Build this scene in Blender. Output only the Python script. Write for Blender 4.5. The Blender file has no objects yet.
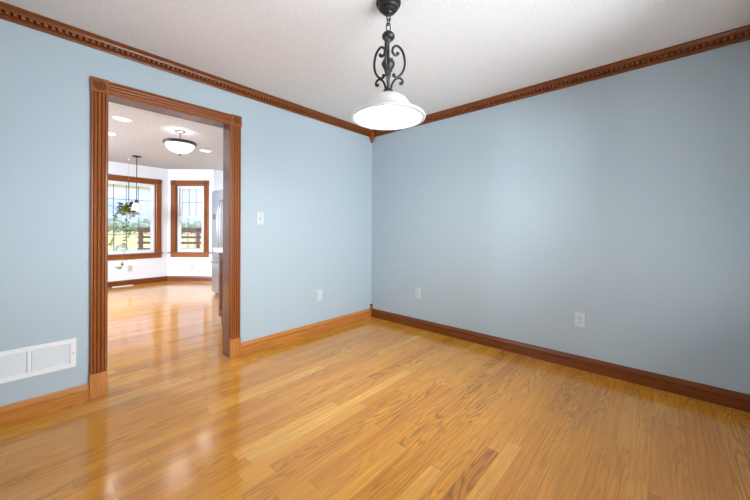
import bpy, bmesh, math, random
from mathutils import Vector, Matrix, noise
random.seed(7)
C = bpy.context.scene.collection
S = bpy.context.scene
PI = math.pi

# ------------------------------------------------------------------ camera, sky, sun, daylight, fill lamps, exposure
cam_d = bpy.data.cameras.new('camera'); cam = bpy.data.objects.new('camera', cam_d); C.objects.link(cam)
cam.location = (-3.07, -2.83, 1.136)
ROLL = math.radians(0.23)
cam.rotation_euler = (Matrix.Rotation(math.radians(-47.93), 4, 'Z') @ Matrix.Rotation(PI/2, 4, 'X')
                      @ Matrix.Rotation(ROLL, 4, 'Z')).to_euler()
cam_d.sensor_width = 36; cam_d.lens = 318/750*36; cam_d.shift_y = -20.3/750
cam_d.clip_start = 0.02; cam_d.clip_end = 500
S.camera = cam

S.view_settings.view_transform = 'Standard'; S.view_settings.look = 'None'
S.view_settings.gamma = 1; S.view_settings.use_curve_mapping = False
S.view_settings.exposure = 0.42

def nodes(m):
    m.use_nodes = True; nt = m.node_tree; nt.nodes.clear(); return nt
w = bpy.data.worlds.new('sky'); S.world = w
nt = nodes(w)
def N(nt, t, **k):
    n = nt.nodes.new(t)
    for a, b in k.items():
        if a.startswith('i_'):
            key = a[2:]; key = int(key) if key.isdigit() else key.replace('_', ' ')
            n.inputs[key].default_value = b
        else: setattr(n, a, b)
    return n
tc = N(nt, 'ShaderNodeTexCoord'); mp = N(nt, 'ShaderNodeMapping'); mp.inputs['Scale'].default_value = (2, 2, 6)
nz = N(nt, 'ShaderNodeTexNoise', i_Scale=1.6, i_Detail=5.0, i_Roughness=.55)
cr = N(nt, 'ShaderNodeValToRGB'); cr.color_ramp.elements[0].position = .42; cr.color_ramp.elements[1].position = .62
cr.color_ramp.elements[0].color = (.41, .54, .94, 1); cr.color_ramp.elements[1].color = (.66, .76, 1.0, 1)
bg = N(nt, 'ShaderNodeBackground'); bg.inputs['Strength'].default_value = 1.4
wo = N(nt, 'ShaderNodeOutputWorld')
L = nt.links.new
L(tc.outputs['Generated'], mp.inputs[0]); L(mp.outputs[0], nz.inputs['Vector']); L(nz.outputs['Fac'], cr.inputs[0])
L(cr.outputs[0], bg.inputs[0]); L(bg.outputs[0], wo.inputs[0])

def light(name, typ, loc, power, color=(1, 1, 1), rot=(0, 0, 0), **k):
    d = bpy.data.lights.new(name, typ); o = bpy.data.objects.new(name, d); C.objects.link(o)
    o.location = loc; o.rotation_euler = rot; d.energy = power; d.color = color
    for a, b in k.items(): setattr(d, a, b)
    return o
light('sun', 'SUN', (0, 0, 20), 3.2, (1, .95, .86), (0, math.radians(35), 0), angle=.01)
# daylight from the unseen back window, plus fill lamps added to brighten both rooms
DAY = (.88, .95, 1.0); CEILING_FILL = (.93, .97, 1.0)
light('window_3_sky', 'AREA', (-1.55, -3.62, 1.85), 150, DAY, (math.radians(60), 0, 0), shape='RECTANGLE', size=1.9, size_y=1.4)
light('window_3_ground', 'AREA', (-1.55, -3.62, .85), 52, CEILING_FILL, (math.radians(138), 0, 0), shape='RECTANGLE', size=1.9, size_y=1.1)  # added uplight at the back window, brightens the ceiling
light('window_4_sky', 'AREA', (-4.12, -.95, 1.75), 2.5, DAY, (math.radians(72), 0, math.radians(-90)), shape='RECTANGLE', size=1.5, size_y=1.4)  # fill lamp added to brighten the dining room from the side
light('window_4_ground', 'AREA', (-4.12, -.95, .85), 20, CEILING_FILL, (math.radians(138), 0, math.radians(-90)), shape='RECTANGLE', size=1.5, size_y=1.1)  # second added uplight for the ceiling, from the side
light('window_5_sky', 'AREA', (-4.95, 2.85, 1.62), 390, (.76, .88, 1.0), (math.radians(45), 0, math.radians(-90)), shape='RECTANGLE', size=1.6, size_y=1.5)  # fill lamp added to brighten the kitchen

# ------------------------------------------------------------------ materials
def principled(name, col, rough=.5, metal=0, **k):
    m = bpy.data.materials.new(name); nt = nodes(m)
    b = N(nt, 'ShaderNodeBsdfPrincipled'); o = N(nt, 'ShaderNodeOutputMaterial')
    b.inputs['Base Color'].default_value = (*col, 1); b.inputs['Roughness'].default_value = rough; b.inputs['Metallic'].default_value = metal
    for a, v in k.items(): b.inputs[a.replace('_', ' ')].default_value = v
    nt.links.new(b.outputs[0], o.inputs[0]); return m
def bsdf(m): return next(n for n in m.node_tree.nodes if n.type == 'BSDF_PRINCIPLED')
def add_bump(m, scale, strength, dist=.002, detail=3.0):
    nt = m.node_tree; t = N(nt, 'ShaderNodeTexCoord'); n = N(nt, 'ShaderNodeTexNoise', i_Scale=scale, i_Detail=detail)
    b = N(nt, 'ShaderNodeBump', i_Strength=strength, i_Distance=dist)
    nt.links.new(t.outputs['Object'], n.inputs['Vector']); nt.links.new(n.outputs['Fac'], b.inputs['Height'])
    nt.links.new(b.outputs[0], bsdf(m).inputs['Normal'])
def add_mottle(m, c0, c1, scale=60):
    nt = m.node_tree; t = N(nt, 'ShaderNodeTexCoord'); n = N(nt, 'ShaderNodeTexNoise', i_Scale=scale, i_Detail=3.0)
    r = N(nt, 'ShaderNodeValToRGB'); r.color_ramp.elements[0].position = .35; r.color_ramp.elements[1].position = .65
    r.color_ramp.elements[0].color = (*c0, 1); r.color_ramp.elements[1].color = (*c1, 1)
    nt.links.new(t.outputs['Object'], n.inputs['Vector']); nt.links.new(n.outputs['Fac'], r.inputs[0]); nt.links.new(r.outputs[0], bsdf(m).inputs['Base Color'])

M = {}
M['blue'] = principled('blue_paint', (.448, .54, .590), .55); add_bump(M['blue'], 180, .12, .001)
M['white_wall'] = principled('white_paint', (.85, .87, .90), .6); add_bump(M['white_wall'], 180, .1, .001)
M['ceiling'] = principled('ceiling_texture', (.62, .605, .585), .9); add_mottle(M['ceiling'], (.73, .715, .705), (.80, .79, .78), 90); add_bump(M['ceiling'], 70, .6, .006, 4.0)
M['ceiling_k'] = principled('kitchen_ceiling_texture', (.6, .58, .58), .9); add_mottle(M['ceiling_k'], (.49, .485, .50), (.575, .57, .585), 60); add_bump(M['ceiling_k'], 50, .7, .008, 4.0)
M['white'] = principled('white_plastic', (.86, .87, .87), .35)
M['plate'] = principled('ivory_white_plastic', (.62, .66, .68), .35)
M['vinyl'] = principled('white_vinyl', (.84, .87, .92), .35)
M['muntin'] = principled('grey_muntin', (.16, .18, .22), .4)  # white grid given a dark colour to look backlit
M['almond'] = principled('almond_plastic', (.62, .58, .47), .4)
M['slot'] = principled('dark_slot', (.10, .11, .12), .6)
M['slotgrey'] = principled('grey_slot', (.42, .44, .45), .6)
M['shadowgap'] = principled('duct_grey', (.52, .53, .53), .7)  # grey standing in for the shade between the grille louvres
M['iron'] = principled('black_iron', (.022, .02, .018), .42, .3); add_bump(M['iron'], 120, .2, .001)
M['bronze'] = principled('bronze_metal', (.06, .05, .045), .35, .7)
M['nickel'] = principled('nickel', (.40, .29, .25), .35, .8)
M['steel'] = principled('stainless_steel', (.50, .52, .54), .34, .95)
M['fridge_side'] = principled('grey_enamel', (.45, .46, .48), .4, .3)
M['black'] = principled('black_plastic', (.03, .035, .04), .25)
M['counter'] = principled('pale_stone', (.70, .72, .74), .2); add_mottle(M['counter'], (.55, .57, .6), (.78, .79, .8), 40)
M['leaf'] = principled('leaf', (.13, .21, .03), .45); add_mottle(M['leaf'], (.035, .065, .012), (.20, .24, .03), 9)
M['pot'] = principled('grey_pot', (.42, .42, .42), .6)
M['stem'] = principled('vine_stem', (.16, .2, .06), .6)
M['treeleaf'] = principled('tree_leaf', (.30, .42, .27), .9); add_mottle(M['treeleaf'], (.36, .47, .36), (.52, .60, .44), .6)  # distance haze put into the pale leaf colours
M['bark'] = principled('bark', (.2, .15, .11), .9)
M['lawn'] = principled('lawn', (.5, .5, .2), .95); add_mottle(M['lawn'], (.50, .47, .19), (.66, .58, .28), .4)
M['soffit'] = principled('cream_board', (.72, .66, .52), .6)
M['shingle'] = principled('shingle', (.2, .19, .18), .9)

def glass():
    m = bpy.data.materials.new('window_glass'); nt = nodes(m)
    t = N(nt, 'ShaderNodeBsdfTransparent'); g = N(nt, 'ShaderNodeBsdfGlossy', i_Roughness=.02); x = N(nt, 'ShaderNodeMixShader')
    f = N(nt, 'ShaderNodeFresnel', i_IOR=1.45); o = N(nt, 'ShaderNodeOutputMaterial')
    t.inputs[0].default_value = (.97, .98, .98, 1)
    nt.links.new(f.outputs[0], x.inputs[0]); nt.links.new(t.outputs[0], x.inputs[1]); nt.links.new(g.outputs[0], x.inputs[2]); nt.links.new(x.outputs[0], o.inputs[0])
    return m
M['glass'] = glass()
def glowing(name, col, strength, base=(.9, .88, .85)):
    m = principled(name, base, .25); b = bsdf(m)
    b.inputs['Emission Color'].default_value = (*col, 1); b.inputs['Emission Strength'].default_value = strength; return m
M['shade'] = glowing('lit_white_glass', (1, .985, .96), .16, (.42, .415, .41))
M['bulb'] = glowing('lit_bulb', (1, .95, .88), 6)
M['bowl'] = glowing('lit_bowl_glass', (1, .98, .96), .55)
M['downlight'] = glowing('lit_lens', (1, .97, .93), 1.15)
M['shade_dim'] = glowing('frosted_glass', (1, .98, .94), .15)

def wood(name, axis, dark, light_, rough=.34, coat=.22, gs=1.0):
    m = principled(name, light_, rough); nt = m.node_tree; b = bsdf(m)
    b.inputs['Coat Weight'].default_value = coat; b.inputs['Coat Roughness'].default_value = .15; b.inputs['Specular IOR Level'].default_value = .3
    t = N(nt, 'ShaderNodeTexCoord'); mp = N(nt, 'ShaderNodeMapping')
    sc = [45*gs]*3; sc[axis] = 2.2*gs; mp.inputs['Scale'].default_value = sc
    n = N(nt, 'ShaderNodeTexNoise', i_Scale=1.6, i_Detail=6.0, i_Roughness=.62, i_Distortion=.6)
    r = N(nt, 'ShaderNodeValToRGB'); r.color_ramp.elements[0].position = .34; r.color_ramp.elements[1].position = .66
    r.color_ramp.elements[0].color = (*dark, 1); r.color_ramp.elements[1].color = (*light_, 1)
    L = nt.links.new
    L(t.outputs['Object'], mp.inputs[0]); L(mp.outputs[0], n.inputs['Vector']); L(n.outputs['Fac'], r.inputs[0]); L(r.outputs[0], b.inputs['Base Color'])
    bp = N(nt, 'ShaderNodeBump', i_Strength=.15, i_Distance=.001); L(n.outputs['Fac'], bp.inputs['Height']); L(bp.outputs[0], b.inputs['Normal'])
    return m
OD, OL = (.43, .145, .026), (.57, .23, .05)
for i, a in enumerate('xyz'):
    M['oak_'+a] = wood('stained_oak_'+a, i, OD, OL)
    M['cherry_'+a] = wood('red_oak_'+a, i, (.16, .038, .007), (.215, .058, .011))
    M['mid_'+a] = wood('honey_oak_'+a, i, (.26, .070, .016), (.335, .104, .024))
    M['jamb_'+a] = wood('varnished_oak_'+a, i, (.10, .024, .010), (.14, .036, .014), .22, .45)
M['cab'] = wood('cabinet_wood', 2, (.055, .018, .012), (.10, .03, .018))
M['rail'] = wood('railing_wood', 0, (.27, .13, .09), (.38, .2, .14), .7, 0)

def floor_mat():
    m = principled('oak_strip_floor', (.5, .3, .13), .3); nt = m.node_tree; b = bsdf(m); L = nt.links.new
    b.inputs['Specular IOR Level'].default_value = .12; b.inputs['Coat Weight'].default_value = .95; b.inputs['Coat Roughness'].default_value = .14; b.inputs['Coat IOR'].default_value = 1.58
    t = N(nt, 'ShaderNodeTexCoord'); s = N(nt, 'ShaderNodeSeparateXYZ'); L(t.outputs['Object'], s.inputs[0])
    def mt(op, a, b_=None, c=None):
        n = N(nt, 'ShaderNodeMath', operation=op)
        for i, v in enumerate((a, b_, c)):
            if v is None: continue
            if isinstance(v, (int, float)): n.inputs[i].default_value = v
            else: L(v, n.inputs[i])
        return n.outputs[0]
    W = .0715; LEN = 1.05
    yr = mt('DIVIDE', s.outputs['Y'], W); row = mt('FLOOR', yr); fy = mt('FRACT', yr)
    wn = N(nt, 'ShaderNodeTexWhiteNoise', noise_dimensions='1D'); L(row, wn.inputs['W'])
    wl = N(nt, 'ShaderNodeTexWhiteNoise', noise_dimensions='1D'); L(mt('ADD', row, 37.3), wl.inputs['W'])
    ln = mt('MULTIPLY_ADD', wl.outputs['Value'], .7, .65)           # board length of this row
    xr = mt('DIVIDE', mt('ADD', s.outputs['X'], mt('MULTIPLY', wn.outputs['Value'], 9.0)), ln); col = mt('FLOOR', xr); fx = mt('FRACT', xr)
    cv = N(nt, 'ShaderNodeCombineXYZ'); L(row, cv.inputs[0]); L(col, cv.inputs[1])
    idn = N(nt, 'ShaderNodeTexWhiteNoise', noise_dimensions='3D'); L(cv.outputs[0], idn.inputs['Vector'])
    ramp = N(nt, 'ShaderNodeValToRGB'); e = ramp.color_ramp.elements
    e[0].position = 0; e[0].color = (.54, .20, .022, 1); e[1].position = 1; e[1].color = (.77, .385, .07, 1)
    for p, c in ((.08, (.63, .245, .022, 1)), (.4, (.675, .275, .026, 1)), (.75, (.705, .295, .03, 1)), (.92, (.73, .33, .042, 1))):
        q = e.new(p); q.color = c
    L(idn.outputs['Value'], ramp.inputs[0])
    # grain: cathedral rings + fine fibres, shifted per board
    off = N(nt, 'ShaderNodeVectorMath', operation='MULTIPLY'); L(idn.outputs['Color'], off.inputs[0]); off.inputs[1].default_value = (11, 13, 17)
    po = N(nt, 'ShaderNodeVectorMath', operation='ADD'); L(t.outputs['Object'], po.inputs[0]); L(off.outputs[0], po.inputs[1])
    m1 = N(nt, 'ShaderNodeMapping'); m1.inputs['Scale'].default_value = (1.5, 11, 1); L(po.outputs[0], m1.inputs[0])
    n1 = N(nt, 'ShaderNodeTexNoise', i_Scale=1.0, i_Detail=1.5, i_Roughness=.45); L(m1.outputs[0], n1.inputs['Vector'])
    rings = mt('PINGPONG', mt('MULTIPLY', n1.outputs['Fac'], 13.0), .5)
    m2 = N(nt, 'ShaderNodeMapping'); m2.inputs['Scale'].default_value = (3, 110, 1); L(po.outputs[0], m2.inputs[0])
    n2 = N(nt, 'ShaderNodeTexNoise', i_Scale=1.0, i_Detail=4.0, i_Roughness=.6); L(m2.outputs[0], n2.inputs['Vector'])
    rr = N(nt, 'ShaderNodeMapRange'); L(rings, rr.inputs[0]); rr.inputs[1].default_value = 0; rr.inputs[2].default_value = .3; rr.inputs[3].default_value = .52; rr.inputs[4].default_value = 1.03
    fr = N(nt, 'ShaderNodeMapRange'); L(n2.outputs['Fac'], fr.inputs[0]); fr.inputs[1].default_value = .3; fr.inputs[2].default_value = .7; fr.inputs[3].default_value = .72; fr.inputs[4].default_value = 1.16
    sc_ = N(nt, 'ShaderNodeSeparateColor'); L(idn.outputs['Color'], sc_.inputs[0])
    amt = mt('POWER', sc_.outputs[1], 1.6)                           # some boards show strong figure, most are plain
    ring = mt('ADD', mt('MULTIPLY', rr.outputs[0], amt), mt('SUBTRACT', 1.0, amt))
    k = mt('MULTIPLY', ring, fr.outputs[0])
    # seams
    ey = mt('MINIMUM', fy, mt('SUBTRACT', 1.0, fy)); ex = mt('MULTIPLY', mt('MINIMUM', fx, mt('SUBTRACT', 1.0, fx)), ln)
    sy = N(nt, 'ShaderNodeMapRange'); L(ey, sy.inputs[0]); sy.inputs[1].default_value = .006; sy.inputs[2].default_value = .022; sy.inputs[3].default_value = .72; sy.inputs[4].default_value = 1
    sx = N(nt, 'ShaderNodeMapRange'); L(ex, sx.inputs[0]); sx.inputs[1].default_value = .0004; sx.inputs[2].default_value = .002; sx.inputs[3].default_value = .6; sx.inputs[4].default_value = 1
    seam = mt('MULTIPLY', sy.outputs[0], sx.outputs[0])
    k = mt('MULTIPLY', k, seam)
    mx = N(nt, 'ShaderNodeVectorMath', operation='SCALE'); L(ramp.outputs[0], mx.inputs[0]); L(k, mx.inputs['Scale'])
    L(mx.outputs[0], b.inputs['Base Color'])
    bp = N(nt, 'ShaderNodeBump', i_Strength=.25, i_Distance=.0006); L(seam, bp.inputs['Height'])
    m3 = N(nt, 'ShaderNodeMapping'); m3.inputs['Scale'].default_value = (2.2, 14, 1); L(po.outputs[0], m3.inputs[0])
    n3 = N(nt, 'ShaderNodeTexNoise', i_Scale=1.0, i_Detail=1.0); L(m3.outputs[0], n3.inputs['Vector'])
    bp2 = N(nt, 'ShaderNodeBump', i_Strength=.2, i_Distance=.002); L(n3.outputs['Fac'], bp2.inputs['Height']); L(bp.outputs[0], bp2.inputs['Normal'])
    L(bp2.outputs[0], b.inputs['Normal']); L(bp2.outputs[0], b.inputs['Coat Normal'])
    return m
M['floor'] = floor_mat()

# ------------------------------------------------------------------ mesh helpers
class MB:
    def __init__(s): s.v = []; s.f = []; s.mi = []
    def face(s, pts, mi=0):
        k = len(s.v); s.v += [tuple(p) for p in pts]; s.f.append(tuple(range(k, k+len(pts)))); s.mi.append(mi)
    def box(s, x0, x1, y0, y1, z0, z1, mi=0, X=None):
        k = len(s.v); vs = [(x, y, z) for z in (z0, z1) for y in (y0, y1) for x in (x0, x1)]
        if X: vs = [tuple(X @ Vector(p)) for p in vs]
        s.v += vs
        for f in ((0, 2, 3, 1), (4, 5, 7, 6), (0, 1, 5, 4), (2, 6, 7, 3), (0, 4, 6, 2), (1, 3, 7, 5)):
            s.f.append(tuple(k+i for i in f)); s.mi.append(mi)
        return s
    def prism(s, prof, fn, a, b):
        """profile of (p, q) points swept from a to b; fn(t, p, q) gives the 3-D point"""
        k = len(s.v); n = len(prof)
        for t in (a, b): s.v += [tuple(fn(t, p, q)) for p, q in prof]
        for i in range(n):
            j = (i+1) % n; s.f.append((k+i, k+j, k+n+j, k+n+i)); s.mi.append(0)
        s.f.append(tuple(k+i for i in range(n))); s.f.append(tuple(k+n+i for i in reversed(range(n)))); s.mi += [0, 0]
        return s
    def lathe(s, prof, seg=32, c=(0, 0, 0), X=None):
        k = len(s.v); n = len(prof)
        for i in range(seg):
            a = 2*PI*i/seg
            for r, z in prof:
                p = Vector((c[0]+r*math.cos(a), c[1]+r*math.sin(a), c[2]+z)); s.v.append(tuple(X @ p if X else p))
        for i in range(seg):
            j = (i+1) % seg
            for q in range(n-1):
                s.f.append((k+i*n+q, k+j*n+q, k+j*n+q+1, k+i*n+q+1)); s.mi.append(0)
        return s
    def tube(s, pts, r, seg=10, closed=False):
        pts = [Vector(p) for p in pts]; n = len(pts); rs = r if isinstance(r, (list, tuple)) else [r]*n
        k = len(s.v); up = None
        for i, p in enumerate(pts):
            if closed: t = pts[(i+1) % n]-pts[i-1]
            else: t = pts[min(i+1, n-1)]-pts[max(i-1, 0)]
            t.normalize()
            if up is None: up = Vector((0, 0, 1)) if abs(t.z) < .9 else Vector((1, 0, 0))
            x = t.cross(up)
            if x.length < 1e-5: x = t.orthogonal()
            x.normalize(); y = x.cross(t).normalized(); up = y
            for q in range(seg):
                a = 2*PI*q/seg; s.v.append(tuple(p+(x*math.cos(a)+y*math.sin(a))*rs[i]))
        m = n if closed else n-1
        for i in range(m):
            a0 = k+i*seg; b0 = k+((i+1) % n)*seg
            for q in range(seg):
                s.f.append((a0+q, a0+(q+1) % seg, b0+(q+1) % seg, b0+q)); s.mi.append(0)
        if not closed:
            s.f.append(tuple(k+q for q in reversed(range(seg)))); s.f.append(tuple(k+(n-1)*seg+q for q in range(seg))); s.mi += [0, 0]
        return s
    def ball(s, c, r, u=12, v=8, sz=1.0):
        return s.lathe([(max(1e-4, r*math.sin(PI*i/v)), -r*sz*math.cos(PI*i/v)) for i in range(v+1)], u, c)
    def build(s, name, mat, parent=None, smooth=False, bevel=0):
        me = bpy.data.meshes.new(name); me.from_pydata(s.v, [], s.f)
        mats = mat if isinstance(mat, (list, tuple)) else [mat]
        for m in mats: me.materials.append(m)
        for p, i in zip(me.polygons, s.mi): p.material_index = i
        bm = bmesh.new(); bm.from_mesh(me); bmesh.ops.recalc_face_normals(bm, faces=bm.faces); bm.to_mesh(me); bm.free()
        if smooth:
            for p in me.polygons: p.use_smooth = True
            try: me.set_sharp_from_angle(angle=math.radians(38))
            except Exception: pass
        o = bpy.data.objects.new(name, me); C.objects.link(o)
        if parent: o.parent = parent
        if bevel:
            b = o.modifiers.new('bevel', 'BEVEL'); b.width = bevel; b.segments = 2; b.limit_method = 'ANGLE'
        return o
def empty(name, loc=(0, 0, 0), rz=0):
    o = bpy.data.objects.new(name, None); C.objects.link(o); o.location = loc; o.rotation_euler = (0, 0, rz); o.empty_display_size = .1; return o
def tag(o, label, cat, group=None):
    o['label'] = label; o['category'] = cat
    if group: o['group'] = group
    return o
def struct(o): o['kind'] = 'structure'; return o
def copy_tree(o, parent=None):
    c = o.copy(); C.objects.link(c); c.parent = parent
    for ch in [q for q in bpy.data.objects if q.parent == o and q is not c]: copy_tree(ch, c)
    return c

# ------------------------------------------------------------------ the shell
H = 2.42; T = .13
X0 = -3.75; Y0 = -3.31
def wall(name, A, B, mats, openings=(), t=T, h=H, zb=0, thick_out=True):
    """wall from A to B; the room lies on its right-hand side, thickness goes to the left. mats: [room face, other]"""
    A = Vector((*A, 0)); B = Vector((*B, 0)); d = (B-A); ln = d.length; d.normalize(); n = Vector((-d.y, d.x, 0))
    X = Matrix(((d.x, n.x, 0, A.x), (d.y, n.y, 0, A.y), (0, 0, 1, 0), (0, 0, 0, 1)))
    m = MB(); xs = sorted({0, ln, *[o[0] for o in openings], *[o[1] for o in openings]})
    for a, b in zip(xs, xs[1:]):
        mid = (a+b)/2; op = [o for o in openings if o[0] < mid < o[1]]; z = zb
        for o in sorted(op, key=lambda q: q[2]):
            if o[2] > z: m.box(a, b, 0, t, z, o[2], X=X)
            z = o[3]
        if z < h: m.box(a, b, 0, t, z, h, X=X)
    o = m.build(name, mats)
    for p in o.data.polygons: p.material_index = 0 if p.normal.dot(n) < -.9 or len(mats) == 1 else 1
    return struct(o)

# floor (one oak floor through both rooms), ceiling
m = MB(); m.box(-4.75, .13, -3.4, 5.6, -.12, 0); struct(m.build('floor', M['floor']))
m = MB(); m.box(-3.9, .13, -3.4, .065, H, H+.15); struct(m.build('ceiling', M['ceiling']))
KH = 2.44
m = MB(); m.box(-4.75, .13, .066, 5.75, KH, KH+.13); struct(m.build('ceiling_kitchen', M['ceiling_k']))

DX0, DX1, DZ = -2.68, -1.845, 2.055        # doorway
wall('wall_left', (X0, 0), (0, 0), [M['blue'], M['white_wall']], [(DX0-.014-X0, DX1+.014-X0, -.01, DZ+.014)], h=KH)
wall('wall_right', (0, .13), (0, Y0-.13), [M['blue'], M['white_wall']])
WX0, WX1, WZ0, WZ1 = -2.35, -.75, .75, 2.10
wall('wall_back', (0, Y0), (X0, Y0), [M['blue'], M['white_wall']], [(-WX1, -WX0, WZ0, WZ1)])
wall('wall_front', (X0, Y0-.13), (X0, .13), [M['blue'], M['white_wall']], [(-.95-.6-Y0+.13, -.95+.6-Y0+.13, WZ0, WZ1)])
# kitchen bay: corner points measured from the room
A1 = Vector((-1.951, 5.109)); B1 = Vector((-.946, 5.19)); C1 = Vector((-.275, 4.447))
dA = (B1-A1).normalized(); K0 = B1-dA*2.25
W1S, W2S = .715, .485                          # window centres measured from B1
W1H, W2H = .49, .31                             # half openings
ZS, ZT = .63, 2.09
ln1 = 2.25
wall('wall_kitchen_far', K0, B1, [M['white_wall']], [(ln1-W1S-W1H, ln1-W1S+W1H, ZS, ZT)], h=KH)
wall('wall_kitchen_bay', B1, C1, [M['white_wall']], [(W2S-W2H, W2S+W2H, ZS, ZT)], h=KH)
wall('wall_kitchen_return', C1, (-.03, 4.447), [M['white_wall']], h=KH)
wall('wall_kitchen_right', (-.03, 4.5), (-.03, .13), [M['white_wall']], h=KH)
K1 = K0+Vector((-1.0, -1.036))
wall('wall_kitchen_angled', K1, K0, [M['white_wall']], h=KH)
wall('wall_kitchen_near', (-4.6, K1.y), K1, [M['white_wall']], h=KH)
wall('wall_kitchen_left', (-4.6, .0), (-4.6, K1.y), [M['white_wall']], [(2.15, 3.55, .75, 2.10)], h=KH)
m = MB(); m.box(-4.6, X0-.13, 0, .13, 0, KH); struct(m.build('wall_kitchen_side', M['white_wall']))

# ---- profiles
BASE = [(0, 0), (.018, 0), (.018, .063), (.011, .066), (.011, .070), (.016, .073), (.0145, .084), (.010, .092), (.010, .097), (.006, .103), (.005, .108), (0, .108)]
def crown_prof(): return [(0, -.078), (.008, -.078), (.011, -.074), (.011, -.066), (.016, -.062), (.016, -.0565), (.005, -.056), (.005, -.034), (.030, -.034), (.031, -.029), (.034, -.020), (.041, -.011), (.049, -.007), (.050, 0), (0, 0)]
def run_x(m, prof, x0, x1, y, sy, z=0): return m.prism(prof, lambda t, p, q: (t, y+sy*p, z+q), x0, x1)
def run_y(m, prof, y0, y1, x, sx, z=0): return m.prism(prof, lambda t, p, q: (x+sx*p, t, z+q), y0, y1)
struct(run_x(MB(), BASE, X0, -2.772, 0, -1).build('baseboard_left', M['oak_x'], smooth=True))  # window light put into the wood: lighter copy of the right baseboard
struct(run_x(MB(), BASE, -1.755, 0, 0, -1).build('baseboard_center', M['oak_x'], smooth=True))
struct(run_y(MB(), BASE, Y0, 0, 0, -1).build('baseboard_right', M['cherry_y'], smooth=True))  # shade on this wall put into the wood: darker than the left baseboard
struct(run_x(MB(), BASE, X0, 0, Y0, 1).build('baseboard_back', M['cherry_x'], smooth=True))
struct(run_y(MB(), BASE, Y0, 0, X0, 1).build('baseboard_front', M['cherry_y'], smooth=True))
def along(A, B, name, mat):
    A = Vector(A); B = Vector(B); d = (B-A); l = d.length; d.normalize(); n = Vector((d.y, -d.x))
    m = MB().prism(BASE, lambda t, p, q: (A.x+d.x*t+n.x*p, A.y+d.y*t+n.y*p, q), 0, l); return struct(m.build(name, mat, smooth=True))
along(K0, B1, 'baseboard_kitchen_far', M['cherry_x']); along(B1, C1, 'baseboard_kitchen_bay', M['cherry_x']); along(C1, (-.03, 4.447), 'baseboard_kitchen_return', M['cherry_x'])

# ---- crown moulding with a dentil band
def crown(name, axis, a, b, w0, s):
    m = MB(); (run_x if axis == 'x' else run_y)(m, crown_prof(), a, b, w0, s, H)
    o = struct(m.build(name, M['cherry_'+axis], smooth=True))
    d = MB(); p = a+.02
    while p < b-.02:
        q0, q1 = sorted((w0+s*.006, w0+s*.028))
        if axis == 'x': d.box(p, p+.016, q0, q1, H-.052, H-.034)
        else: d.box(q0, q1, p, p+.016, H-.052, H-.034)
        p += .031
    d.build('dentil_band', M['mid_'+axis], o)  # coloured lighter than the crown to bring out shade in the gaps
crown('trim_1', 'x', X0, 0, 0, -1); crown('trim_2', 'y', Y0, 0, 0, -1); crown('trim_3', 'x', X0, 0, Y0, 1); crown('trim_4', 'y', Y0, 0, X0, 1)
# corner block with a pointed drop, and the little block at the foot of the corner
t = struct(empty('trim_5', (0, 0, H)))
m = MB(); m.box(-.062, 0, -.062, 0, -.088, 0); m.build('corner_block', M['mid_z'], t, bevel=.003)
m = MB(); m.v = [(-.054, 0, -.088), (-.054, -.054, -.088), (0, -.054, -.088), (0, 0, -.088), (-.012, -.012, -.155)]
m.v = [(-.056, .0, -.088), (-.056, -.056, -.088), (0, -.056, -.088), (0, 0, -.088), (-.022, 0, -.148), (-.022, -.022, -.148), (0, -.022, -.148), (0, 0, -.148)]
m.f = [(0, 1, 2, 3), (0, 4, 5, 1), (1, 5, 6, 2), (2, 6, 7, 3), (3, 7, 4, 0), (4, 7, 6, 5)]; m.mi = [0]*6
m.build('pointed_drop', M['mid_z'], t)
t = struct(empty('trim_6', (0, 0, 0)))
m = MB(); m.box(-.026, 0, -.026, 0, 0, .150); m.build('corner_block', M['mid_z'], t, bevel=.002)
m = MB(); m.box(-.027, 0, -.027, 0, .150, .165); m.build('block_cap', M['bronze'], t, bevel=.002)

# ---- doorway casing: fluted pilasters, plinth blocks, rosettes, header, jambs
def flute(wd, th, n=3):
    """casing cross-section: (across, out) with n raised beads"""
    pts = [(0, 0), (0, th*.75), (wd*.06, th), (wd*.148, th)]
    a, b = wd*.16, wd*.84; st = (b-a)/n
    for i in range(n):
        x = a+i*st; pts += [(x, th*.48), (x+st*.07, th*.68), (x+st*.22, th*.90), (x+st*.5, th), (x+st*.78, th*.90), (x+st*.93, th*.68)]
    pts += [(b, th*.30), (b+wd*.012, th), (wd*.94, th), (wd, th*.75), (wd, 0)]
    return pts
def rosette(parent, x, z, w_, th, mat, mat2):
    """square corner block with a turned rosette; local: x across, y out of the wall = -y, z up; (x,z) lower left"""
    m = MB(); m.box(x, x+w_, -th, 0, z, z+w_); b = m.build('corner_block', mat, parent, bevel=.002)
    X = Matrix.Translation((x+w_/2, -th, z+w_/2)) @ Matrix.Rotation(PI/2, 4, 'X'); r = w_*.37
    MB().lathe([(r, -.001), (r, .003), (r*.88, .005), (r*.74, .0015), (r*.6, .001), (r*.5, .005), (r*.3, .0075), (r*.2, .004), (r*.12, .007), (1e-4, .008)], 28, X=X).build('rosette', mat2, b, smooth=True)
def pilaster(parent, x, w_, z0, z1, th, mat, name='casing'):
    MB().prism(flute(w_, th), lambda t, p, q: (x+p, -q, t), z0, z1).build(name, mat, parent)
def header(parent, x0, x1, z, w_, th, mat, name='header_casing'):
    MB().prism(flute(w_, th), lambda t, p, q: (t, -q, z+p), x0, x1).build(name, mat, parent)
d = struct(empty('door_1', (0, 0, 0)))
cw = .09
pilaster(d, DX0-cw, cw, .165, DZ, .021, M['mid_z']); pilaster(d, DX1, cw, .165, DZ, .021, M['mid_z'])
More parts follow.
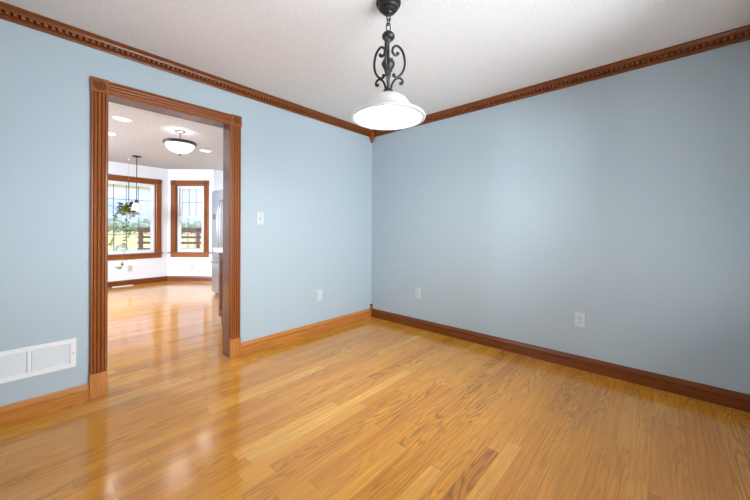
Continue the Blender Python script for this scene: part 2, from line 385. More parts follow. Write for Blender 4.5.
for x in (DX0-cw-.002, DX1-.002):
    m = MB(); m.box(x, x+cw+.004, -.026, 0, 0, .165); m.build('plinth_block', M['oak_z'], d, bevel=.003)
    rosette(d, x, DZ-.002, cw+.004, .026, M['mid_x'], M['cherry_z'])
header(d, DX0, DX1, DZ, cw, .021, M['mid_x'])
for x0, x1 in ((DX0-.014, DX0+.003), (DX1-.003, DX1+.014)):
    m = MB(); m.box(x0, x1, 0, T, 0, DZ); m.build('jamb', M['jamb_z'], d)
m = MB(); m.box(DX0-.014, DX1+.014, 0, T, DZ, DZ+.014); m.build('head_jamb', M['jamb_x'], d)
k = empty('kitchen_side_casing', (0, T, 0)); k.parent = d
m = MB(); m.box(DX0-.085, DX0, 0, .019, 0, DZ+.085).box(DX1, DX1+.085, 0, .019, 0, DZ+.085).box(DX0, DX1, 0, .019, DZ, DZ+.085)
o = m.build('casing', M['cherry_z'], k)

# ------------------------------------------------------------------ windows
def window(n, centre, ang, half, cas, mat_frame, cols):
    """local x to the right seen from the room, y outward"""
    w_ = struct(empty('window_%d' % n, (centre[0], centre[1], 0), ang))
    zt, zs = ZT, ZS
    # casing
    ce = empty('casing_set'); ce.parent = w_
    for x in (-half-cas, half): pilaster(w_, x, cas, zs, zt, .02, M['mid_z'])
    header(w_, -half, half, zt, cas, .02, M['mid_x'])
    for x in (-half-cas-.002, half-.002): rosette(w_, x, zt-.002, cas+.004, .025, M['cherry_x'], M['cherry_z'])
    bpy.data.objects.remove(ce)
    m = MB(); hn = .02 if n == 1 else .045; m.box(-half-cas-hn, half+cas+hn, -.05, 0, zs-.024, zs).box(-half, half, 0, .06, zs-.024, zs); m.build('sill', M['mid_x'], w_, bevel=.004)
    m = MB(); m.box(-half-cas, half+cas, -.018, 0, zs-.11, zs-.024); m.build('apron', M['mid_x'], w_, bevel=.003)
    m = MB()
    for x0, x1 in ((-half, -half+.014), (half-.014, half)): m.box(x0, x1, 0, .06, zs, zt)
    m.box(-half+.014, half-.014, 0, .06, zt-.014, zt); m.build('wood_jamb', M['cherry_z'], w_)
    h1 = half-.014
    m = MB()
    for x0, x1 in ((-h1, -h1+.028), (h1-.028, h1)): m.box(x0, x1, .035, .125, zs, zt-.014)
    m.box(-h1+.028, h1-.028, .035, .125, zt-.040, zt-.014).box(-h1+.028, h1-.028, .035, .125, zs, zs+.022); m.build('window_frame', M['vinyl'], w_)
    h2 = h1-.028; st = .036; mid = 1.395
    def sash(name, y0, z0, z1, bot, top, zm):
        m = MB()
        for x0, x1 in ((-h2, -h2+st), (h2-st, h2)): m.box(x0, x1, y0, y0+.03, z0, z1)
        m.box(-h2+st, h2-st, y0, y0+.03, z0, z0+bot).box(-h2+st, h2-st, y0, y0+.03, z1-top, z1)
        s = m.build(name, M['vinyl'], w_)
        g = MB(); wdt = 2*(h2-st)
        for i in range(1, cols):
            x = -h2+st+wdt*i/cols; g.box(x-.006, x+.006, y0+.010, y0+.018, z0+bot, z1-top)
        g.box(-h2+st, h2-st, y0+.0105, y0+.0175, zm-.006, zm+.006); g.build('muntin_grid', M['muntin'], s)
        p = MB(); p.box(-h2+st, h2-st, y0+.012, y0+.016, z0+bot, z1-top); p.build('glass_pane', M['glass'], s)
        return s
    sash('upper_sash', .085, mid-.018, zt-.040, .036, .032, 1.725)
    lo = sash('lower_sash', .048, zs+.022, mid+.018, .05, .036, 1.025)
    m = MB(); m.box(-.022, .022, .036, .05, mid+.018, mid+.034); m.build('sash_lock', M['vinyl'], lo, bevel=.003)
    return w_
u = (A1-B1).normalized(); window(1, B1+u*W1S, math.atan2(dA.y, dA.x), W1H, .10, None, 4)
u2 = (C1-B1).normalized(); window(2, B1+u2*W2S, math.atan2(u2.y, u2.x), W2H, .105, None, 3)
# unseen window behind the viewer, and two added ones for the fill lamps
def side_window(n, loc, rz, hw, z0, z1):
    w3 = struct(empty('window_%d' % n, loc, rz)); m = MB()
    for x0, x1 in ((-hw-.09, -hw), (hw, hw+.09)): m.box(x0, x1, -.02, 0, z0-.09, z1+.09)
    m.box(-hw, hw, -.02, 0, z1, z1+.09).box(-hw, hw, -.02, 0, z0-.09, z0); m.build('casing', M['oak_z'], w3)
    m = MB()
    for x0, x1 in ((-hw, -hw+.05), (-.03, .03), (hw-.05, hw)): m.box(x0, x1, .04, .09, z0, z1)
    for z in (z0, z1-.05, (z0+z1)/2-.02): m.box(-hw+.05, hw-.05, .042, .088, z, z+.05)
    m.build('window_frame', M['vinyl'], w3)
    m = MB(); m.box(-hw+.04, hw-.04, .062, .066, z0+.04, z1-.04); m.build('glass_pane', M['glass'], w3)
side_window(3, ((WX0+WX1)/2, Y0, 0), PI, (WX1-WX0)/2, WZ0, WZ1)
side_window(4, (X0, -.95, 0), PI/2, .6, WZ0, WZ1)  # added window, an opening for the side fill lamps
side_window(5, (-4.6, 2.85, 0), PI/2, .7, .75, 2.10)  # added window, lets the kitchen fill lamp in

# ------------------------------------------------------------------ outdoors
m = MB(); m.box(-300, 100, 5.9, 420, -.6, -.4); struct(m.build('ground_lawn', M['lawn']))
def xy(px, D):                      # plan point seen at a given bearing and depth from the room's viewpoint
    d = Vector((.67, .7424)).normalized(); R = Vector((d.x, -d.y)); F = Vector((d.y, d.x))
    return Vector((-3.07, -2.83))+(R*((px-375)/318)+F)*D
# porch roof over the bay
e = [xy(85, 8.95), xy(108, 9.3), xy(166, 10.45), xy(205, 9.7), xy(240, 9.0)]; zE = 2.36
inner = [Vector((.6, 4.25)), Vector((-.03, 4.6)), C1+Vector((.1, .1)), B1+Vector((.06, .12)), A1+Vector((0, .14)), K0+Vector((0, .2))]
poly = e+inner
m = MB(); n = len(poly)
m.v = [(p.x, p.y, 2.36) for p in poly]+[(p.x, p.y, 2.50) for p in poly]
m.f = [tuple(range(n)), tuple(range(2*n-1, n-1, -1))]+[(i, (i+1) % n, n+(i+1) % n, n+i) for i in range(n)]; m.mi = [0]*len(m.f)
struct(m.build('ceiling_porch', M['soffit']))

def railing():
    a = xy(141, 9.0); b = xy(226, 9.0); dd = (b-a); ln = dd.length
    r = empty('porch_railing', (a.x, a.y, -.4), math.atan2(dd.y, dd.x))
    tag(r, 'brown wooden porch railing outside the kitchen windows', 'railing')
    z = lambda v: 1.136-(v-229.5)/318*9.0+.4
    for x in (0, 1.62, ln-.05):
        m = MB(); m.box(x-.034, x+.034, -.045, .045, 0, z(230)); m.build('post', M['rail'], r, bevel=.004)
    for v0, v1 in ((229.2, 232.8), (236.7, 238.8), (242.2, 244.5), (248.6, 251.0)):
        m = MB(); m.box(-.05, ln, -.075, -.046, z(v1), z(v0)); m.build('rail', M['rail'], r, bevel=.004)
    m = MB(); m.box(-.08, ln+.05, -.10, .07, z(229.2)+.001, z(228.3)); m.build('top_cap', M['rail'], r, bevel=.004)
railing()

def garden_chair():
    c = xy(121.5, 7.9); r = empty('garden_chair', (c.x, c.y, -.4), math.radians(-48))
    tag(r, 'white garden chair with arched tubular back outside the left kitchen window', 'chair')
    w_ = .155; zt = 1.12
    pts = [(-w_, 0, .45)]+[(-w_*math.cos(PI*i/16), 0, zt-w_+w_*math.sin(PI*i/16)) for i in range(17)]+[(w_, 0, .45)]
    MB().tube(pts, .028, 8).build('back_hoop', M['vinyl'], r, smooth=True)
    m = MB(); m.box(-.2, .2, 0, .4, .42, .45); m.build('seat', M['vinyl'], r, bevel=.01)
    for x in (-.18, .18):
        for y in (.02, .38): MB().tube([(x, y, 0), (x, y, .43)], .014, 8).build('leg', M['vinyl'], r, smooth=True)
garden_chair()

def tree(px, D, ht, wd, seed):
    c = xy(px, D); r = empty('tree', (c.x, c.y, -.4))
    bm = bmesh.new(); rnd = random.Random(seed)
    for k in range(9):
        a = rnd.random()*2*PI; rr = wd*.27*rnd.random()**.5
        s = bmesh.ops.create_icosphere(bm, subdivisions=3, radius=1)['verts']
        q = Vector((rr*math.cos(a), rr*math.sin(a), ht*(.20+.56*rnd.random()))); sx = wd*(.20+.1*rnd.random()); sz = ht*.2
        for v in s:
            n_ = noise.noise(v.co*2.3+Vector((seed, k, 0)))*.35+noise.noise(v.co*6+Vector((seed, k, 3)))*.2
            v.co = q+Vector((v.co.x*sx, v.co.y*sx, v.co.z*sz))*(1+n_)
    me = bpy.data.meshes.new('crown'); bm.to_mesh(me); bm.free(); me.materials.append(M['treeleaf'])
    o = bpy.data.objects.new('crown', me); C.objects.link(o); o.parent = r
    MB().tube([(0, 0, 0), (0, 0, ht*.5)], [ht*.035, ht*.02], 8).build('trunk', M['bark'], r)
    return r
tr = [(108, 156, 7.2, 6.4), (113.5, 126, 5.6, 5.6), (118.5, 154, 8.4, 6.4), (124, 122, 4.6, 5.6), (129.5, 152, 5.0, 6.4), (134.5, 116, 4.6, 5.6), (140, 148, 6.2, 6.4), (145.5, 110, 5.4, 5.6),
      (151, 144, 6.0, 6.4), (177, 124, 6.2, 4.4), (182, 104, 4.8, 4.4), (187, 142, 5.2, 4.6), (191.5, 100, 4.0, 4.4), (197, 122, 5.0, 4.6), (201, 96, 4.0, 4.4)]
for i, (px, D, ht, wd) in enumerate(tr):
    left = px < 160
    tag(tree(px, D, ht, wd, i+1), 'hazy green tree on the far edge of the field, seen through the %s kitchen window' % ('left' if left else 'right'), 'tree',
        'trees beyond the field, %s window' % ('left' if left else 'right'))

# ------------------------------------------------------------------ kitchen furniture
def fridge():
    x0, x1, y0, y1, z1 = -.80, -.06, 2.10, 3.04, 1.79; W_ = y1-y0
    r = empty('refrigerator', (x0, y0, 0))        # local: front at x=0 facing -x, y 0..W_
    tag(r, 'stainless steel french door refrigerator beyond the doorway', 'refrigerator')
    m = MB(); m.box(.0, x1-x0, 0, W_, .035, z1-.01); m.build('cabinet_body', M['fridge_side'], r, bevel=.006)
    m = MB(); m.box(.01, x1-x0, .02, W_-.02, 0, .04); m.build('base_grille', M['black'], r)
    def door(name, a, b, za, zb):
        n = 10; pts = [(0, a), (-.045, a+.004)]+[(-.045-.022*math.sin(PI*i/n), a+.004+(b-a-.008)*i/n) for i in range(1, n)]+[(-.045, b-.004), (0, b)]
        return MB().prism(pts, lambda t, p, q: (p, q, t), za, zb).build(name, M['steel'], r, smooth=True)
    mid = W_/2
    dl = door('door', mid+.003, W_, .64, z1); dr = door('door', 0, mid-.003, .64, z1); fr = door('freezer_drawer', 0, W_, .05, .63)
    for dd, y in ((dl, mid+.045), (dr, mid-.045)):
        MB().tube([(-.055, y, .80), (-.085, y, .84), (-.108, y, .98), (-.118, y, 1.2), (-.108, y, 1.42), (-.085, y, 1.58), (-.055, y, 1.62)], .013, 10).build('handle', M['steel'], dd, smooth=True)
    MB().tube([(-.05, .06, .56), (-.09, .09, .565), (-.112, W_/2, .57), (-.09, W_-.09, .565), (-.05, W_-.06, .56)], .014, 10).build('handle', M['steel'], fr, smooth=True)
    ds = MB(); ds.box(-.062, -.03, mid+.17, mid+.36, 1.02, 1.42); ds = ds.build('dispenser', M['slotgrey'], dl, bevel=.004)
    m = MB(); m.box(-.066, -.05, mid+.185, mid+.345, 1.30, 1.40); m.build('control_panel', M['black'], ds)
fridge()
def cabinet():
    x0, x1, y0, y1 = -1.482, -.05, .50, 1.127
    r = empty('base_cabinet', (x0, y0, 0)); tag(r, 'dark cherry base cabinet end just past the doorway', 'cabinet')
    w_, d_ = x1-x0, y1-y0
    m = MB(); m.box(0, w_, 0, d_-.06, 0, .09).box(0, w_, 0, d_, .09, .86); m.build('body', M['cab'], r, bevel=.002)
    m = MB()
    m.box(-.006, 0, .0, .06, .09, .86).box(-.006, 0, d_-.06, d_, .09, .86).box(-.006, 0, .06, d_-.06, .78, .86).box(-.006, 0, .06, d_-.06, .09, .17); m.build('end_panel', M['cab'], r)
    for i in range(3):
        a = .02+i*(w_-.04)/3; b = a+(w_-.04)/3-.01
        dd = MB().box(a, b, d_, d_+.02, .11, .66).build('door', M['cab'], r, bevel=.003); dw = MB().box(a, b, d_, d_+.02, .68, .84).build('drawer', M['cab'], r, bevel=.003)
        MB().ball((b-.04, d_+.032, .6), .013).build('knob', M['nickel'], dd, smooth=True); MB().ball(((a+b)/2, d_+.032, .76), .013).build('knob', M['nickel'], dw, smooth=True)
    m = MB(); m.box(x0-.055, x1, y0-.02, y1+.045, .862, .915)
    tag(m.build('countertop', M['counter'], bevel=.006), 'pale stone countertop end jutting beside the refrigerator', 'countertop')
cabinet()

def bezier(pts, n=10):
    """Catmull-Rom through pts"""
    P = [Vector(p) for p in pts]; P = [2*P[0]-P[1]]+P+[2*P[-1]-P[-2]]; out = []
    for i in range(1, len(P)-2):
        for k in range(n):
            t = k/n; a, b, c, d_ = P[i-1:i+3]
            out.append(.5*((2*b)+(c-a)*t+(2*a-5*b+4*c-d_)*t*t+(3*b-a-3*c+d_)*t**3))
    return out+[P[-2]]
def link(m, c, h, w_, r, rot):
    pts = []
    for i in range(20):
        a = 2*PI*i/20; x = w_/2*math.cos(a); z = math.sin(a); z = (h/2-w_/2)*(1 if z > 0 else -1)+w_/2*z if abs(z) > 1e-6 else 0
        pts.append((c[0]+x*math.cos(rot), c[1]+x*math.sin(rot), c[2]+z))
    return m.tube(pts, r, 8, closed=True)

# ------------------------------------------------------------------ dining pendant
def dining_pendant():
    px, py = -1.69, -1.68
    r = empty('pendant_lamp', (px, py, H)); tag(r, 'black wrought iron scroll pendant lamp with lit white glass shade in front of blue corner', 'lamp')
    Z = lambda v: 1.136+(229.7-v)/318*1.8-H       # local heights
    k = .00566
    MB().lathe([(1e-4, 0), (.069, 0), (.070, -.010), (.066, -.018), (.058, -.021), (.058, -.031), (.053, -.039), (.043, -.042), (.043, -.050), (.037, -.057), (.024, -.060), (.020, -.068), (.012, -.071), (.009, -.078), (1e-4, -.080)], 36).build('canopy', M['iron'], r, smooth=True)
    ch = MB(); link(ch, (0, 0, Z(17.6)), .040, .026, .0035, -.2); link(ch, (0, 0, Z(22.6)), .038, .022, .0032, 1.3); link(ch, (0, 0, Z(27.6)), .044, .024, .0033, -.4); ch.build('chain', M['iron'], r, smooth=True)
    st = MB().lathe([(1e-4, Z(32)), (.009, Z(32)), (.012, Z(33.2)), (.028, Z(34.0)), (.036, Z(36)), (.036, Z(38)), (.028, Z(40)), (.016, Z(41)), (.010, Z(43.5)), (.0075, Z(46)), (.0075, Z(58.5)),
                     (.020, Z(59.4)), (.028, Z(60.2)), (.026, Z(61)), (.036, Z(63)), (.038, Z(65)), (.030, Z(68)), (.022, Z(70)), (.024, Z(71)), (.014, Z(73)), (.014, Z(76)), (.009, Z(79)), (.009, Z(88.5)), (.020, Z(89.5)), (.027, Z(90.6)), (.027, Z(92.4)), (1e-4, Z(92.4))], 24)
    st.build('stem', M['iron'], r, smooth=True)
    for i in range(3):
        az = math.radians(-47.93+20+120*i); ca, sa = math.cos(az), math.sin(az)
        def P(rad, v): return (rad*k*ca, rad*k*sa, Z(v))
        c = MB()
        # C-scroll: inner curl at the top, out round the belly, back to a small curl above the lower scroll
        pts = [(7.2, 52.0), (8.8, 53.6), (10.6, 53.0), (11.0, 51.0), (9.6, 50.0), (6.4, 51.2), (4.4, 49.4), (5.2, 46.4), (8.2, 44.4), (12.2, 45.6), (15.8, 50), (17.8, 56), (18.0, 62), (16.6, 68), (13.6, 73), (10.2, 76.0), (7.4, 77.0), (5.8, 75.8), (6.4, 74.4)]
        pts = [(10.6, 52.0), (9.4, 53.6), (7.6, 54.2), (5.4, 53.0), (4.4, 50.4), (5.4, 47.0), (8.4, 44.6), (12.2, 45.4), (15.8, 49.4), (17.8, 55.5), (18.1, 62), (16.6, 68), (13.4, 73), (9.6, 75.8), (6.6, 76.0), (5.4, 74.6), (6.4, 73.4)]
        q = bezier([P(*p) for p in pts], 8); c.tube(q, .0068, 8); c.ball(P(10.2, 52.2), .0105, 10, 8); c.ball(P(6.4, 73.8), .008, 10, 8)
        c.build('scroll_arm', M['iron'], r, smooth=True)
        c = MB()
        pts = [(2.4, 90.4), (3.6, 86.0), (5.4, 81.6), (8.6, 77.6), (12.0, 76.4), (15.0, 77.6), (16.0, 80.2), (14.8, 82.2), (13.2, 81.8)]
        q = bezier([P(*p) for p in pts], 8); c.tube(q, .0062, 8); c.ball(P(13.6, 81.6), .0095, 10, 8)
        c.build('scroll_foot', M['iron'], r, smooth=True)
    z0 = 1.768-H
    outer = [(.022, .128), (.050, .126), (.080, .116), (.104, .100), (.121, .078), (.130, .056), (.136, .050), (.139, .043), (.148, .039), (.168, .030), (.186, .020), (.194, .013), (.198, .015), (.205, .011), (.210, .004), (.210, -.004), (.207, -.007)]
    inner = [(.190, -.006), (.1885, -.002), (.185, .010), (.166, .024), (.146, .033), (.130, .040), (.124, .054), (.114, .075), (.099, .095), (.076, .110), (.048, .120), (.022, .122)]
    MB().lathe([(a, z0+b) for a, b in outer+inner], 64).build('glass_shade', M['shade'], r, smooth=True)
    b = MB().ball((0, 0, z0+.085), .026, 20, 12, 1.2); b.build('bulb', M['bulb'], r, smooth=True)
    light('pendant_glow', 'POINT', (px, py, 1.768+.028), 12, (1, .97, .93), shadow_soft_size=.045)
dining_pendant()

# ------------------------------------------------------------------ kitchen lamps
def semi_flush():
    r = empty('ceiling_lamp', (-1.665, 1.951, KH)); tag(r, 'semi-flush kitchen ceiling lamp with frosted bowl and dark rim', 'lamp')
    MB().lathe([(1e-4, 0), (.062, 0), (.062, -.012), (.05, -.022), (.016, -.028), (1e-4, -.03)], 28).build('canopy', M['nickel'], r, smooth=True)
    MB().lathe([(.011, -.02), (.011, -.135), (.02, -.145), (1e-4, -.15)], 16).build('stem', M['nickel'], r, smooth=True)
    MB().lathe([(.172, -.143), (.196, -.147), (.200, -.160), (.192, -.177), (.172, -.181), (.166, -.165), (.172, -.143)], 48).build('rim_ring', M['bronze'], r, smooth=True)
    MB().lathe([(.174, -.172), (.168, -.20), (.148, -.236), (.115, -.266), (.07, -.287), (.012, -.297), (.012, -.291), (.068, -.281), (.112, -.260), (.144, -.231), (.163, -.198), (.169, -.172)], 48).build('glass_bowl', M['bowl'], r, smooth=True)
    MB().lathe([(1e-4, -.29), (.016, -.296), (.018, -.302), (.008, -.312), (.01, -.32), (.005, -.332), (1e-4, -.336)], 16).build('finial', M['bronze'], r, smooth=True)
    light('bowl_glow_up', 'POINT', (-1.665, 1.951, KH-.10), 1.0, (1, .98, .96), shadow_soft_size=.05)
    light('bowl_glow_down', 'POINT', (-1.665, 1.951, KH-.36), 2.2, (1, .98, .96), shadow_soft_size=.14)
semi_flush()
def downlight(x, y, label, first=[None]):
    if first[0] is None:
        r = empty('recessed_light', (x, y, KH)); first[0] = r
        MB().lathe([(.072, -.003), (.076, -.006), (.094, -.004), (.097, 0), (.094, .001), (.072, .001)], 40).build('trim_ring', M['white'], r, smooth=True)
        MB().lathe([(1e-4, -.0035), (.072, -.0025), (.072, .001)], 40).build('lens', M['downlight'], r, smooth=True)
    else:
        r = copy_tree(first[0]); r.location = (x, y, KH)
    tag(r, label, 'ceiling light', 'recessed kitchen ceiling lights')
    light('downlight_beam', 'AREA', (x, y, KH-.012), 1.0, (1, .98, .96), shape='DISK', size=.14)
downlight(-2.277, 1.937, 'recessed round ceiling light nearest the doorway, largest of the three')
downlight(-2.285, 2.80, 'recessed round ceiling light partly hidden by the left doorway casing')
downlight(-1.026, 2.828, 'recessed round ceiling light right of the bowl lamp')

def kitchen_pendant():
    x, y = -1.701, 4.177
    r = empty('pendant_lamp', (x, y, KH)); tag(r, 'small kitchen pendant on a long black rod with white bell shade before the window', 'lamp')
    MB().lathe([(1e-4, 0), (.072, 0), (.072, -.012), (.05, -.022), (.012, -.03), (1e-4, -.03)], 28).build('canopy', M['black'], r, smooth=True)
    MB().tube([(0, 0, -.02), (0, 0, -.80)], .007, 10).build('rod', M['black'], r, smooth=True)
    MB().lathe([(1e-4, -.78), (.014, -.785), (.022, -.80), (.034, -.815), (.036, -.84), (1e-4, -.842)], 20).build('socket_cup', M['black'], r, smooth=True)
    MB().lathe([(.034, -.838), (.05, -.85), (.062, -.875), (.066, -.91), (.070, -.94), (.082, -.965), (.092, -.975), (.088, -.975), (.066, -.945), (.061, -.91), (.057, -.878), (.046, -.856), (.030, -.843)], 32).build('glass_shade', M['shade_dim'], r, smooth=True)
kitchen_pendant()

# ------------------------------------------------------------------ hanging plant
def plant():
    D = 5.93; c = xy(128.5, D); s = D/318
    r = empty('hanging_plant', (c.x, c.y, KH)); tag(r, 'trailing green houseplant in a hanging pot before the kitchen window', 'plant')
    d = Vector((.67, .7424)).normalized(); R = Vector((d.x, -d.y, 0)); F = Vector((d.y, d.x, 0))
    def P(px, v, dep=0): return R*((px-128.5)*s)+F*dep+Vector((0, 0, 1.136+(229.2-v)*s-KH))
    MB().lathe([(1e-4, 0), (.02, 0), (.02, -.006), (.006, -.012), (.005, -.03), (1e-4, -.032)], 14).build('ceiling_hook', M['white'], r, smooth=True)
    MB().tube([(0, 0, -.02), P(128.5, 181)], .0022, 6).build('cord', M['pot'], r)
    m = MB(); z1 = P(128.5, 181).z; z2 = P(128.5, 201).z; n = 14; st = (z1-z2)/n
    for i in range(n): link(m, (0, 0, z1-st*(i+.5)), st*1.35, .014, .003, PI/2*(i % 2))
    m.build('chain', M['black'], r, smooth=True)
    pot = MB().lathe([(1e-4, -.085), (.055, -.085), (.068, -.07), (.086, 0), (.092, .0), (.092, .010), (.082, .010), (.078, -.01), (1e-4, -.012)], 28, c=P(130.5, 213.0)).build('pot', M['pot'], r, smooth=True)
    pc = P(130.5, 212.6); wr = MB()
    for i in range(3):
        a = 2*PI*i/3+.4; wr.tube([pc+Vector((.088*math.cos(a), .088*math.sin(a), 0)), P(128.5, 201)], .0022, 6)
    wr.build('hanger_wires', M['black'], r)
    def leaf(m, p, dirv, ln, wd):
        d_ = dirv.normalized(); sd = d_.cross(Vector((random.uniform(-.4, .4), random.uniform(-.4, .4), 1))); sd = sd.normalized() if sd.length > .01 else Vector((1, 0, 0)); up = sd.cross(d_)
        k = len(m.v)
        for t, w_, h in ((0, .08, 0), (.2, .8, .06), (.45, 1, .1), (.75, .6, .06), (1, .04, -.04)):
            for q in (-1, 0, 1): m.v.append(tuple(p+d_*ln*t+sd*wd*.5*w_*q+up*ln*(h-.08*abs(q)*w_)))
        for i in range(4):
            for q in range(2): m.f.append((k+i*3+q, k+i*3+q+1, k+i*3+q+4, k+i*3+q+3)); m.mi.append(0)
    m = MB(); c0 = P(127.2, 209.3)
    for i in range(190):
        a = random.random()*2*PI; e = random.uniform(-.5, 1.0); rad = random.uniform(.02, .10)
        p = c0+Vector((math.cos(a)*rad*1.1, math.sin(a)*rad*1.1, random.uniform(-.11, .10)))
        leaf(m, p, Vector((math.cos(a), math.sin(a), e)), random.uniform(.06, .10), random.uniform(.04, .065))
    for px, v, ang in ((113, 206.5, (-1, .1)), (116, 207.5, (-1, -.2)), (119, 208.5, (-1, -.2)), (121, 210, (-1, -.3)), (133, 200.8, (1, .15)), (131, 201, (1, .2)), (117, 215, (-1, -.3)), (120, 213, (-1, -.3)), (136, 213.8, (1, -.2))):
        leaf(m, P(px, v), R*ang[0]+Vector((0, 0, ang[1])), .095, .055)
    for a, b in (((122, 209), (114, 207)), ((130, 205), (132, 201)), ((122, 212), (117, 215))): m.tube([P(*a), P(*b)], .003, 5)
    m.build('foliage', M['leaf'], r)
    vines = ([(121, 211), (119.5, 216), (117.8, 221), (120.3, 227), (117.4, 233), (116.6, 237.7), (115.9, 241.7), (113.3, 244.4), (109.2, 248.4)],
             [(129, 213), (130, 219), (127, 225), (130, 229.6), (129.2, 234.6), (129, 239.7), (126.9, 244.7), (127.5, 249.8), (126.8, 256), (128.0, 258.9), (126, 261.6), (124.9, 266.4), (121.2, 267), (118.4, 267.4)],
             [(133, 213), (134, 218), (132, 224), (133.4, 229.6), (132.8, 234), (132.3, 238.5)])
    for vi, v in enumerate(vines):
        q = bezier([P(a, b, -.08) for a, b in v], 6); vm = MB().tube(q, .003, 5); st_ = vm.build('vine', M['stem'], r)
        lm = MB()
        for i in range(6, len(q)-1, 4):
            dv = Vector((random.uniform(-1, 1), random.uniform(-1, 1), -.7)); leaf(lm, Vector(q[i]), dv, random.uniform(.045, .075), random.uniform(.035, .05))
            if vi < 2 and i < 46: leaf(lm, Vector(q[i+1]), Vector((-dv.x, random.uniform(-1, 1), -.5)), random.uniform(.04, .065), .04)
        lm.build('vine_leaves', M['leaf'], st_)
plant()

# ------------------------------------------------------------------ switches, outlets, vents
def rrect(w_, h, r, y, n=5):
    pts = []
    for cx, cz, a0 in ((w_/2-r, h/2-r, 0), (-w_/2+r, h/2-r, 90), (-w_/2+r, -h/2+r, 180), (w_/2-r, -h/2+r, 270)):
        for i in range(n+1):
            a = math.radians(a0+90*i/n); pts.append((cx+r*math.cos(a), cz+r*math.sin(a)))
    return pts
def plate(name, parent, mat, w_=.072, h=.117):
    return MB().prism(rrect(w_, h, .006, 0), lambda t, p, q: (p, t, q), -.006, 0).build(name, mat, parent, bevel=.0015)
def outlet(loc, rz, label, mat, slot, group=None):
    """local -y faces the room"""
    r = empty('wall_outlet', loc, rz); tag(r, label, 'outlet', group)
    plate('faceplate', r, mat)
    for z in (.021, -.021):
        m = MB().prism([(a, b+z) for a, b in rrect(.034, .028, .012, 0)], lambda t, p, q: (p, t, q), -.0085, -.006)
        s = m.build('socket', mat, r)
        k = MB().box(-.0082, -.0056, -.0092, -.008, z-.001, z+.0085).box(.0056, .0082, -.0092, -.008, z, z+.0085); k.box(-.0028, .0028, -.0092, -.008, z-.0105, z-.005)
        k.build('slots', slot, s)
    X = Matrix.Translation((0, -.006, 0)) @ Matrix.Rotation(PI/2, 4, 'X'); MB().lathe([(.0035, -.0005), (.003, .001), (1e-4, .0013)], 12, X=X).build('screw', slot, r, smooth=True)
outlet((-.855, 0, .404), 0, 'white outlet low on the lighter left wall between doorway and corner', M['plate'], M['slotgrey'])
outlet((0, -.735, .404), -PI/2, 'white outlet low on right wall nearest the room corner', M['plate'], M['slot'])
outlet((0, -2.332, .404), -PI/2, 'white outlet low on right wall, the one farther from the corner', M['plate'], M['slot'])
p = B1+u*.675; outlet((p.x, p.y, .335), math.atan2(dA.y, dA.x), 'beige outlet under the left kitchen window behind the trailing vine', M['almond'], M['slot'])
p = B1+u2*.542; outlet((p.x, p.y, .31), math.atan2(u2.y, u2.x), 'beige outlet under the right kitchen window', M['almond'], M['slot'])
r = empty('light_switch', (-1.562, 0, 1.238)); tag(r, 'white toggle light switch on the blue wall right of the doorway', 'light switch')
plate('faceplate', r, M['plate'])
m = MB(); m.box(-.0055, .0055, -.0075, -.006, -.013, .013); m.build('toggle_slot', M['slotgrey'], r)
m = MB(); m.v = [(-.004, -.006, -.008), (.004, -.006, -.008), (.004, -.006, .006), (-.004, -.006, .006), (-.003, -.018, .004), (.003, -.018, .004), (.003, -.017, .011), (-.003, -.017, .011)]
m.f = [(0, 1, 2, 3), (4, 5, 6, 7), (0, 1, 5, 4), (1, 2, 6, 5), (2, 3, 7, 6), (3, 0, 4, 7)]; m.mi = [0]*6; m.build('toggle', M['white'], r)
for z in (.03, -.03):
    X = Matrix.Translation((0, -.006, z)) @ Matrix.Rotation(PI/2, 4, 'X'); MB().lathe([(.0035, -.0005), (.003, .001), (1e-4, .0013)], 12, X=X).build('screw', M['slotgrey'], r, smooth=True)

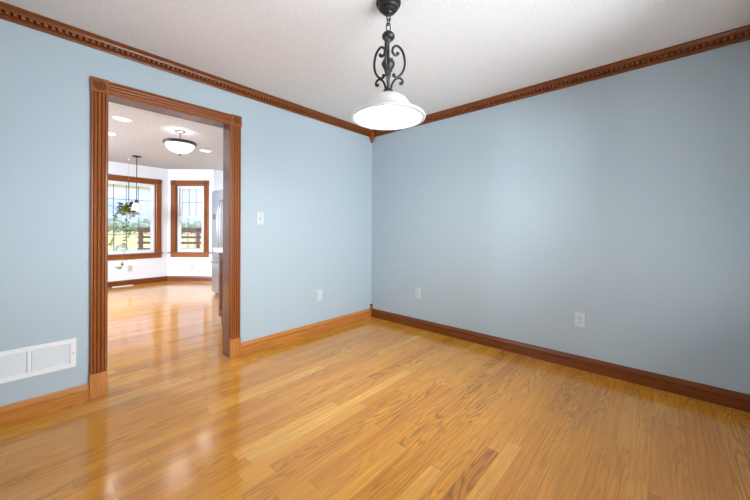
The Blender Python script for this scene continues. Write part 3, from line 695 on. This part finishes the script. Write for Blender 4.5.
def return_grille():
    x1, x0, z0, z1 = -2.835, -3.62, .240, .424
    r = empty('return_air_grille', (x0, 0, z0)); tag(r, 'white slatted return air grille low on wall left of the doorway', 'vent')
    w_, h = x1-x0, z1-z0; bd = .028
    np_ = 4; pw = (w_-bd*2-.016*(np_-1))/np_
    m = MB(); m.box(0, w_, -.008, 0, 0, bd).box(0, w_, -.008, 0, h-bd, h).box(0, bd, -.008, 0, bd, h-bd).box(w_-bd, w_, -.008, 0, bd, h-bd)
    for i in range(1, np_): a = bd+i*(pw+.016)-.016; m.box(a, a+.016, -.008, 0, bd, h-bd)
    m.build('frame', M['white'], r, bevel=.0015)
    m = MB(); m.box(bd, w_-bd, -.0012, -.0004, bd, h-bd); m.build('duct_backing', M['shadowgap'], r)
    for i in range(np_):
        a = bd+i*(pw+.016); s = MB(); n = 13; st = (h-2*bd)/n
        for k_ in range(n):
            z = bd+k_*st; kk = len(s.v)
            s.v += [(x, y, zz) for x in (a+.003, a+pw-.003) for y, zz in ((-.0015, z+st*.70), (-.0070, z+st*.20), (-.0078, z+st*.04), (-.0062, z+st*.12), (-.0012, z+st*.56))]
            s.f += [tuple(kk+q for q in range(5)), tuple(kk+5+q for q in reversed(range(5)))]+[(kk+q, kk+(q+1) % 5, kk+5+(q+1) % 5, kk+5+q) for q in range(5)]; s.mi += [0]*7
        s.build('louver_panel', M['white'], r)
    for z in (h*.5,):
        X = Matrix.Translation((w_-bd*.5, -.008, z)) @ Matrix.Rotation(PI/2, 4, 'X'); MB().lathe([(.0045, -.0005), (.004, .001), (1e-4, .0015)], 12, X=X).build('screw', M['slotgrey'], r, smooth=True)
return_grille()
def register():
    a, b = Vector((-1.90, 5.00)), Vector((-1.58, 5.02)); dd = b-a
    r = empty('floor_register', (a.x, a.y, 0), math.atan2(dd.y, dd.x)); tag(r, 'white metal floor register on the kitchen floor below the window', 'vent')
    m = MB(); m.box(0, .32, 0, .025, 0, .006).box(0, .32, .095, .12, 0, .006).box(0, .02, .025, .095, 0, .006).box(.30, .32, .025, .095, 0, .006); m.build('frame', M['white'], r)
    m = MB()
    for i in range(14): x = .026+i*.02; m.box(x, x+.012, .025, .095, .001, .005)
    m.build('louver', M['white'], r)
register()
